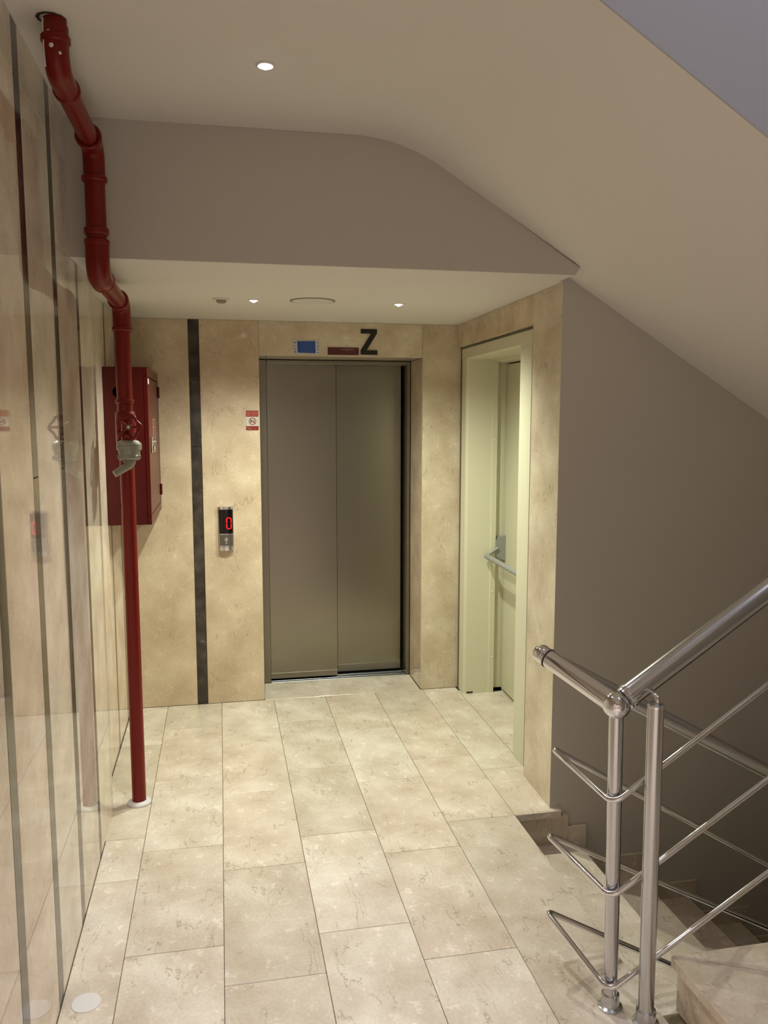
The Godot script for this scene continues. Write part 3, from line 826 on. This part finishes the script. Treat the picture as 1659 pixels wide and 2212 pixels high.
func build_signs() -> void:
	# floor letter above the lift
	var zp := [Vector2(0, 0), Vector2(0.097, 0), Vector2(0.097, 0.0245), Vector2(0.034, 0.0245), Vector2(0.0945, 0.121), Vector2(0.0945, 0.1435), Vector2(0.001, 0.1435), Vector2(0.001, 0.119), Vector2(0.060, 0.119), Vector2(0, 0.0235)]
	var z := put("floor_letter", prism_mesh(zp, Vector3(1.2755, 2.0045, 0.0005), Vector3.RIGHT, Vector3.UP, Vector3(0, 0, 0.008)), M.letter, self)
	tag(z, "large black letter Z on the marble above the lift door", "letter")
	# blue notice
	var n := thing("lift_notice", "white paper notice with blue middle panel above the lift door", "notice", Vector3(0.89, 1.999, 0.0006))
	var np := [Vector2(0.0, 0.002), Vector2(0.155, 0.0), Vector2(0.155, 0.083), Vector2(-0.001, 0.080)]
	put("paper_sheet", prism_mesh(np, Vector3.ZERO, Vector3.RIGHT, Vector3.UP, Vector3(0, 0, 0.0015)), mat(Color(0.80, 0.79, 0.80), 0.6), n)
	put("blue_panel", prism_mesh([Vector2(0.026, 0.011), Vector2(0.127, 0.009), Vector2(0.126, 0.0775), Vector2(0.0225, 0.075)], Vector3(0, 0, 0.0015), Vector3.RIGHT, Vector3.UP, Vector3(0, 0, 0.0006)), mat(Color(0.16, 0.31, 0.62), 0.5), n)
	var ink := mat(Color(0.52, 0.51, 0.58), 0.6)
	for q in [[0.004, 0.062, 0.012, 0.010], [0.005, 0.046, 0.011, 0.006], [0.005, 0.030, 0.012, 0.006], [0.008, 0.008, 0.010, 0.014], [0.133, 0.066, 0.013, 0.006], [0.133, 0.052, 0.016, 0.003], [0.134, 0.040, 0.012, 0.007], [0.135, 0.026, 0.012, 0.006], [0.135, 0.010, 0.013, 0.005]]:
		put("notice_icon", box_mesh(Vector3(q[0], q[1], 0.0014), Vector3(q[0] + q[2], q[1] + q[3], 0.0018)), ink, n)
	var lines := begin()
	for k in 7:
		box(lines, Vector3(0.040 + 0.004 * (k % 3), 0.018 + 0.0078 * k, 0.002), Vector3(0.112 - 0.006 * ((k * 2) % 3), 0.0195 + 0.0078 * k, 0.0024))
	put("notice_text", lines.commit(), mat(Color(0.30, 0.44, 0.70), 0.5), n)
	# maroon capacity plate
	var c := thing("capacity_plate", "small maroon plate with pale lettering beside the black letter", "sign", Vector3(1.0865, 2.001, 0.0006))
	put("plate", box_mesh(Vector3(0, 0, 0), Vector3(0.1785, 0.0425, 0.002), 0.0008), mat(Color(0.33, 0.11, 0.10), 0.45), c)
	var tx := begin()
	text(tx, "10 KİŞİLİK", Vector3(0.112, 0.0305, 0.0022), 0.0085, Vector3.RIGHT, Vector3.UP, 1.35)
	box(tx, Vector3(0.054, 0.006, 0.0019), Vector3(0.112, 0.0165, 0.0024))
	for k in 6: box(tx, Vector3(0.121 + 0.0085 * k, 0.007, 0.0019), Vector3(0.127 + 0.0085 * k, 0.013, 0.0024))
	for k in 3: box(tx, Vector3(0.012, 0.012 + 0.009 * k, 0.0019), Vector3(0.046 - 0.004 * k, 0.0155 + 0.009 * k, 0.0024))
	put("plate_lettering", tx.commit(), mat(Color(0.62, 0.50, 0.46), 0.5), c)
	# red and white warning sticker
	var s := thing("warning_sticker", "red and white warning sticker on the marble left of the lift", "sticker", Vector3(0.6218, 1.577, 0.0006))
	put("sticker_sheet", box_mesh(Vector3(0, 0, 0), Vector3(0.0695, 0.109, 0.0012)), mat(Color(0.82, 0.80, 0.77), 0.5), s)
	put("red_band", box_mesh(Vector3(0, 0.075, 0.001), Vector3(0.0695, 0.109, 0.0018)), mat(Color(0.62, 0.20, 0.16), 0.5), s)
	put("red_band", box_mesh(Vector3(0, 0, 0.001), Vector3(0.0695, 0.0225, 0.0018)), mat(Color(0.52, 0.16, 0.10), 0.5), s)
	var ring := begin()
	lathe(ring, [Vector2(0.0165, 0.0), Vector2(0.0165, 0.0008), Vector2(0.0205, 0.0008), Vector2(0.0205, 0.0)], Vector3(0.036, 0.049, 0.0011), Vector3.BACK, 32)
	var bar := PackedVector2Array([Vector2(-0.0148, 0.0118), Vector2(-0.0118, 0.0148), Vector2(0.0148, -0.0118), Vector2(0.0118, -0.0148)])
	prism(ring, bar, Vector3(0.036, 0.049, 0.0011), Vector3.RIGHT, Vector3.UP, Vector3(0, 0, 0.0007))
	put("prohibition_ring", ring.commit(), mat(Color(0.60, 0.25, 0.22), 0.5), s)
	var fig := begin()
	for q in [[-0.009, 0.004, 0.0032], [0.0075, 0.006, 0.0028]]:
		lathe(fig, [Vector2(0, 0.0004), Vector2(q[2], 0.0004), Vector2(q[2], 0.0)], Vector3(0.036 + q[0], 0.049 + q[1], 0.0011), Vector3.BACK, 14)
		box(fig, Vector3(0.036 + q[0] - 0.003, 0.040, 0.0011), Vector3(0.036 + q[0] + 0.003, 0.0505, 0.0015))
	put("sticker_figure", fig.commit(), mat(Color(0.30, 0.18, 0.13), 0.5), s)
	var pale := mat(Color(0.78, 0.50, 0.45), 0.5)
	for q in [[0.004, 0.0825, 0.023], [0.031, 0.0825, 0.0345], [0.004, 0.0907, 0.023], [0.031, 0.0907, 0.0345], [0.004, 0.0989, 0.023], [0.031, 0.0989, 0.0345], [0.004, 0.013, 0.007], [0.010, 0.007, 0.020]]:
		put("lettering_line", box_mesh(Vector3(q[0], q[1], 0.0017), Vector3(q[0] + q[2], q[1] + 0.0028, 0.0021)), pale, s)

func build_small() -> void:
	# lift call panel
	var p := thing("lift_call_panel", "chrome lift call panel with glowing red floor digit", "panel", Vector3(0.4985, 0.899, 0.0005))
	var W := 0.041
	var H := 0.2485
	var sec := PackedVector2Array()
	for k in 13:
		var a := lerpf(-1.0, 1.0, k / 12.0)
		sec.append(Vector2(W * a, 0.016 + 0.010 * (1.0 - a * a)))
	sec.append(Vector2(W, 0.0)); sec.append(Vector2(-W, 0.0))
	var curved := func(y0: float, y1: float, grow: float, w: float) -> ArrayMesh:
		var q := PackedVector2Array()
		for k in 13:
			var a := lerpf(-1.0, 1.0, k / 12.0)
			q.append(Vector2(w * a, 0.016 + grow + 0.010 * (1.0 - a * a * w * w / (W * W))))
		q.append(Vector2(w, 0.002)); q.append(Vector2(-w, 0.002))
		var st := begin()
		prism(st, q, Vector3(0, y0, 0), Vector3.RIGHT, Vector3.BACK, Vector3(0, y1 - y0, 0))
		return st.commit()
	put("panel_body", prism_mesh(Array(sec), Vector3(0, 0.006, 0), Vector3.RIGHT, Vector3.BACK, Vector3(0, H - 0.012, 0)), M.chrome_dull, p)
	put("end_cap", curved.call(0.0, 0.018, 0.0035, W + 0.0005), M.chrome, p)
	put("end_cap", curved.call(H - 0.014, H, 0.003, W + 0.0005), M.chrome, p)
	var scr := put("panel_display", curved.call(0.0965, 0.2335, 0.0012, W - 0.003), mat(Color(0.025, 0.018, 0.02), 0.12), p)
	var seg := begin()
	var segs := [[0, 1], [1, 2], [2, 3], [3, 4], [4, 5], [5, 0]]
	var pts := [Vector2(0.004, 0.125), Vector2(0.004, 0.1555), Vector2(0.004, 0.186), Vector2(0.028, 0.186), Vector2(0.028, 0.1555), Vector2(0.028, 0.125)]
	for sgm in segs:
		var a: Vector2 = pts[sgm[0]]
		var b: Vector2 = pts[sgm[1]]
		var d := (b - a).normalized()
		var n := Vector2(-d.y, d.x) * 0.0031
		var hex := PackedVector2Array([a + d * 0.0008, a + d * 0.004 + n, b - d * 0.004 + n, b - d * 0.0008, b - d * 0.004 - n, a + d * 0.004 - n])
		prism(seg, hex, Vector3(0, 0, 0.0262), Vector3.RIGHT, Vector3.UP, Vector3(0, 0, 0.0014))
	put("display_digit", seg.commit(), M.digit, scr)
	put("call_button", curved.call(0.028, 0.090, 0.0008, W - 0.0045), mat(Color(0.45, 0.43, 0.40), 0.35, 0.7), p)
	put("button_arrow", prism_mesh([Vector2(-0.003, 0.038), Vector2(0.003, 0.038), Vector2(0.003, 0.058), Vector2(0.011, 0.058), Vector2(0, 0.078), Vector2(-0.011, 0.058), Vector2(-0.003, 0.058)], Vector3(0, 0, 0.0262), Vector3.RIGHT, Vector3.UP, Vector3(0, 0, 0.0012)), mat(Color(0.62, 0.60, 0.57), 0.4), p)
	# ceiling fittings
	var s := thing("smoke_detector", "small white dome sensor on the lobby ceiling near the left downlight", "detector", Vector3(0.496, SOFFIT, 0.83))
	put("detector_base", lathe_mesh([Vector2(0.040, 0.001), Vector2(0.040, -0.004), Vector2(0.036, -0.007), Vector2(0.0, -0.007)], Vector3.ZERO, Vector3.UP, 28), M.plastic, s)
	put("detector_lens", lathe_mesh([Vector2(0.024, -0.006), Vector2(0.023, -0.013), Vector2(0.017, -0.020), Vector2(0.0, -0.022)], Vector3.ZERO, Vector3.UP, 24, true), mat(Color(0.55, 0.53, 0.50), 0.5), s)
	var h := thing("ceiling_hatch", "round flush white disc in the lobby ceiling between two downlights", "hatch", Vector3(0.908, SOFFIT, 0.845))
	put("hatch_rim", lathe_mesh([Vector2(0.094, -0.0005), Vector2(0.094, -0.004), Vector2(0.103, -0.003), Vector2(0.105, 0.0)], Vector3.ZERO, Vector3.UP, 48), mat(Color(0.55, 0.52, 0.47), 0.7), h)
	put("hatch_disc", lathe_mesh([Vector2(0.0, -0.004), Vector2(0.094, -0.004), Vector2(0.095, 0.001)], Vector3.ZERO, Vector3.UP, 48), M.white, h)
	# floor cap
	var c := put("round_cover", lathe_mesh([Vector2(0.040, 0.0), Vector2(0.040, 0.0012), Vector2(0.0385, 0.002), Vector2(0.0, 0.0022)], Vector3(0.0665, 0.0, 2.407), Vector3.UP, 40), M.white, self)
	tag(c, "flat round white cap on the floor tile beside the left wall", "cover")
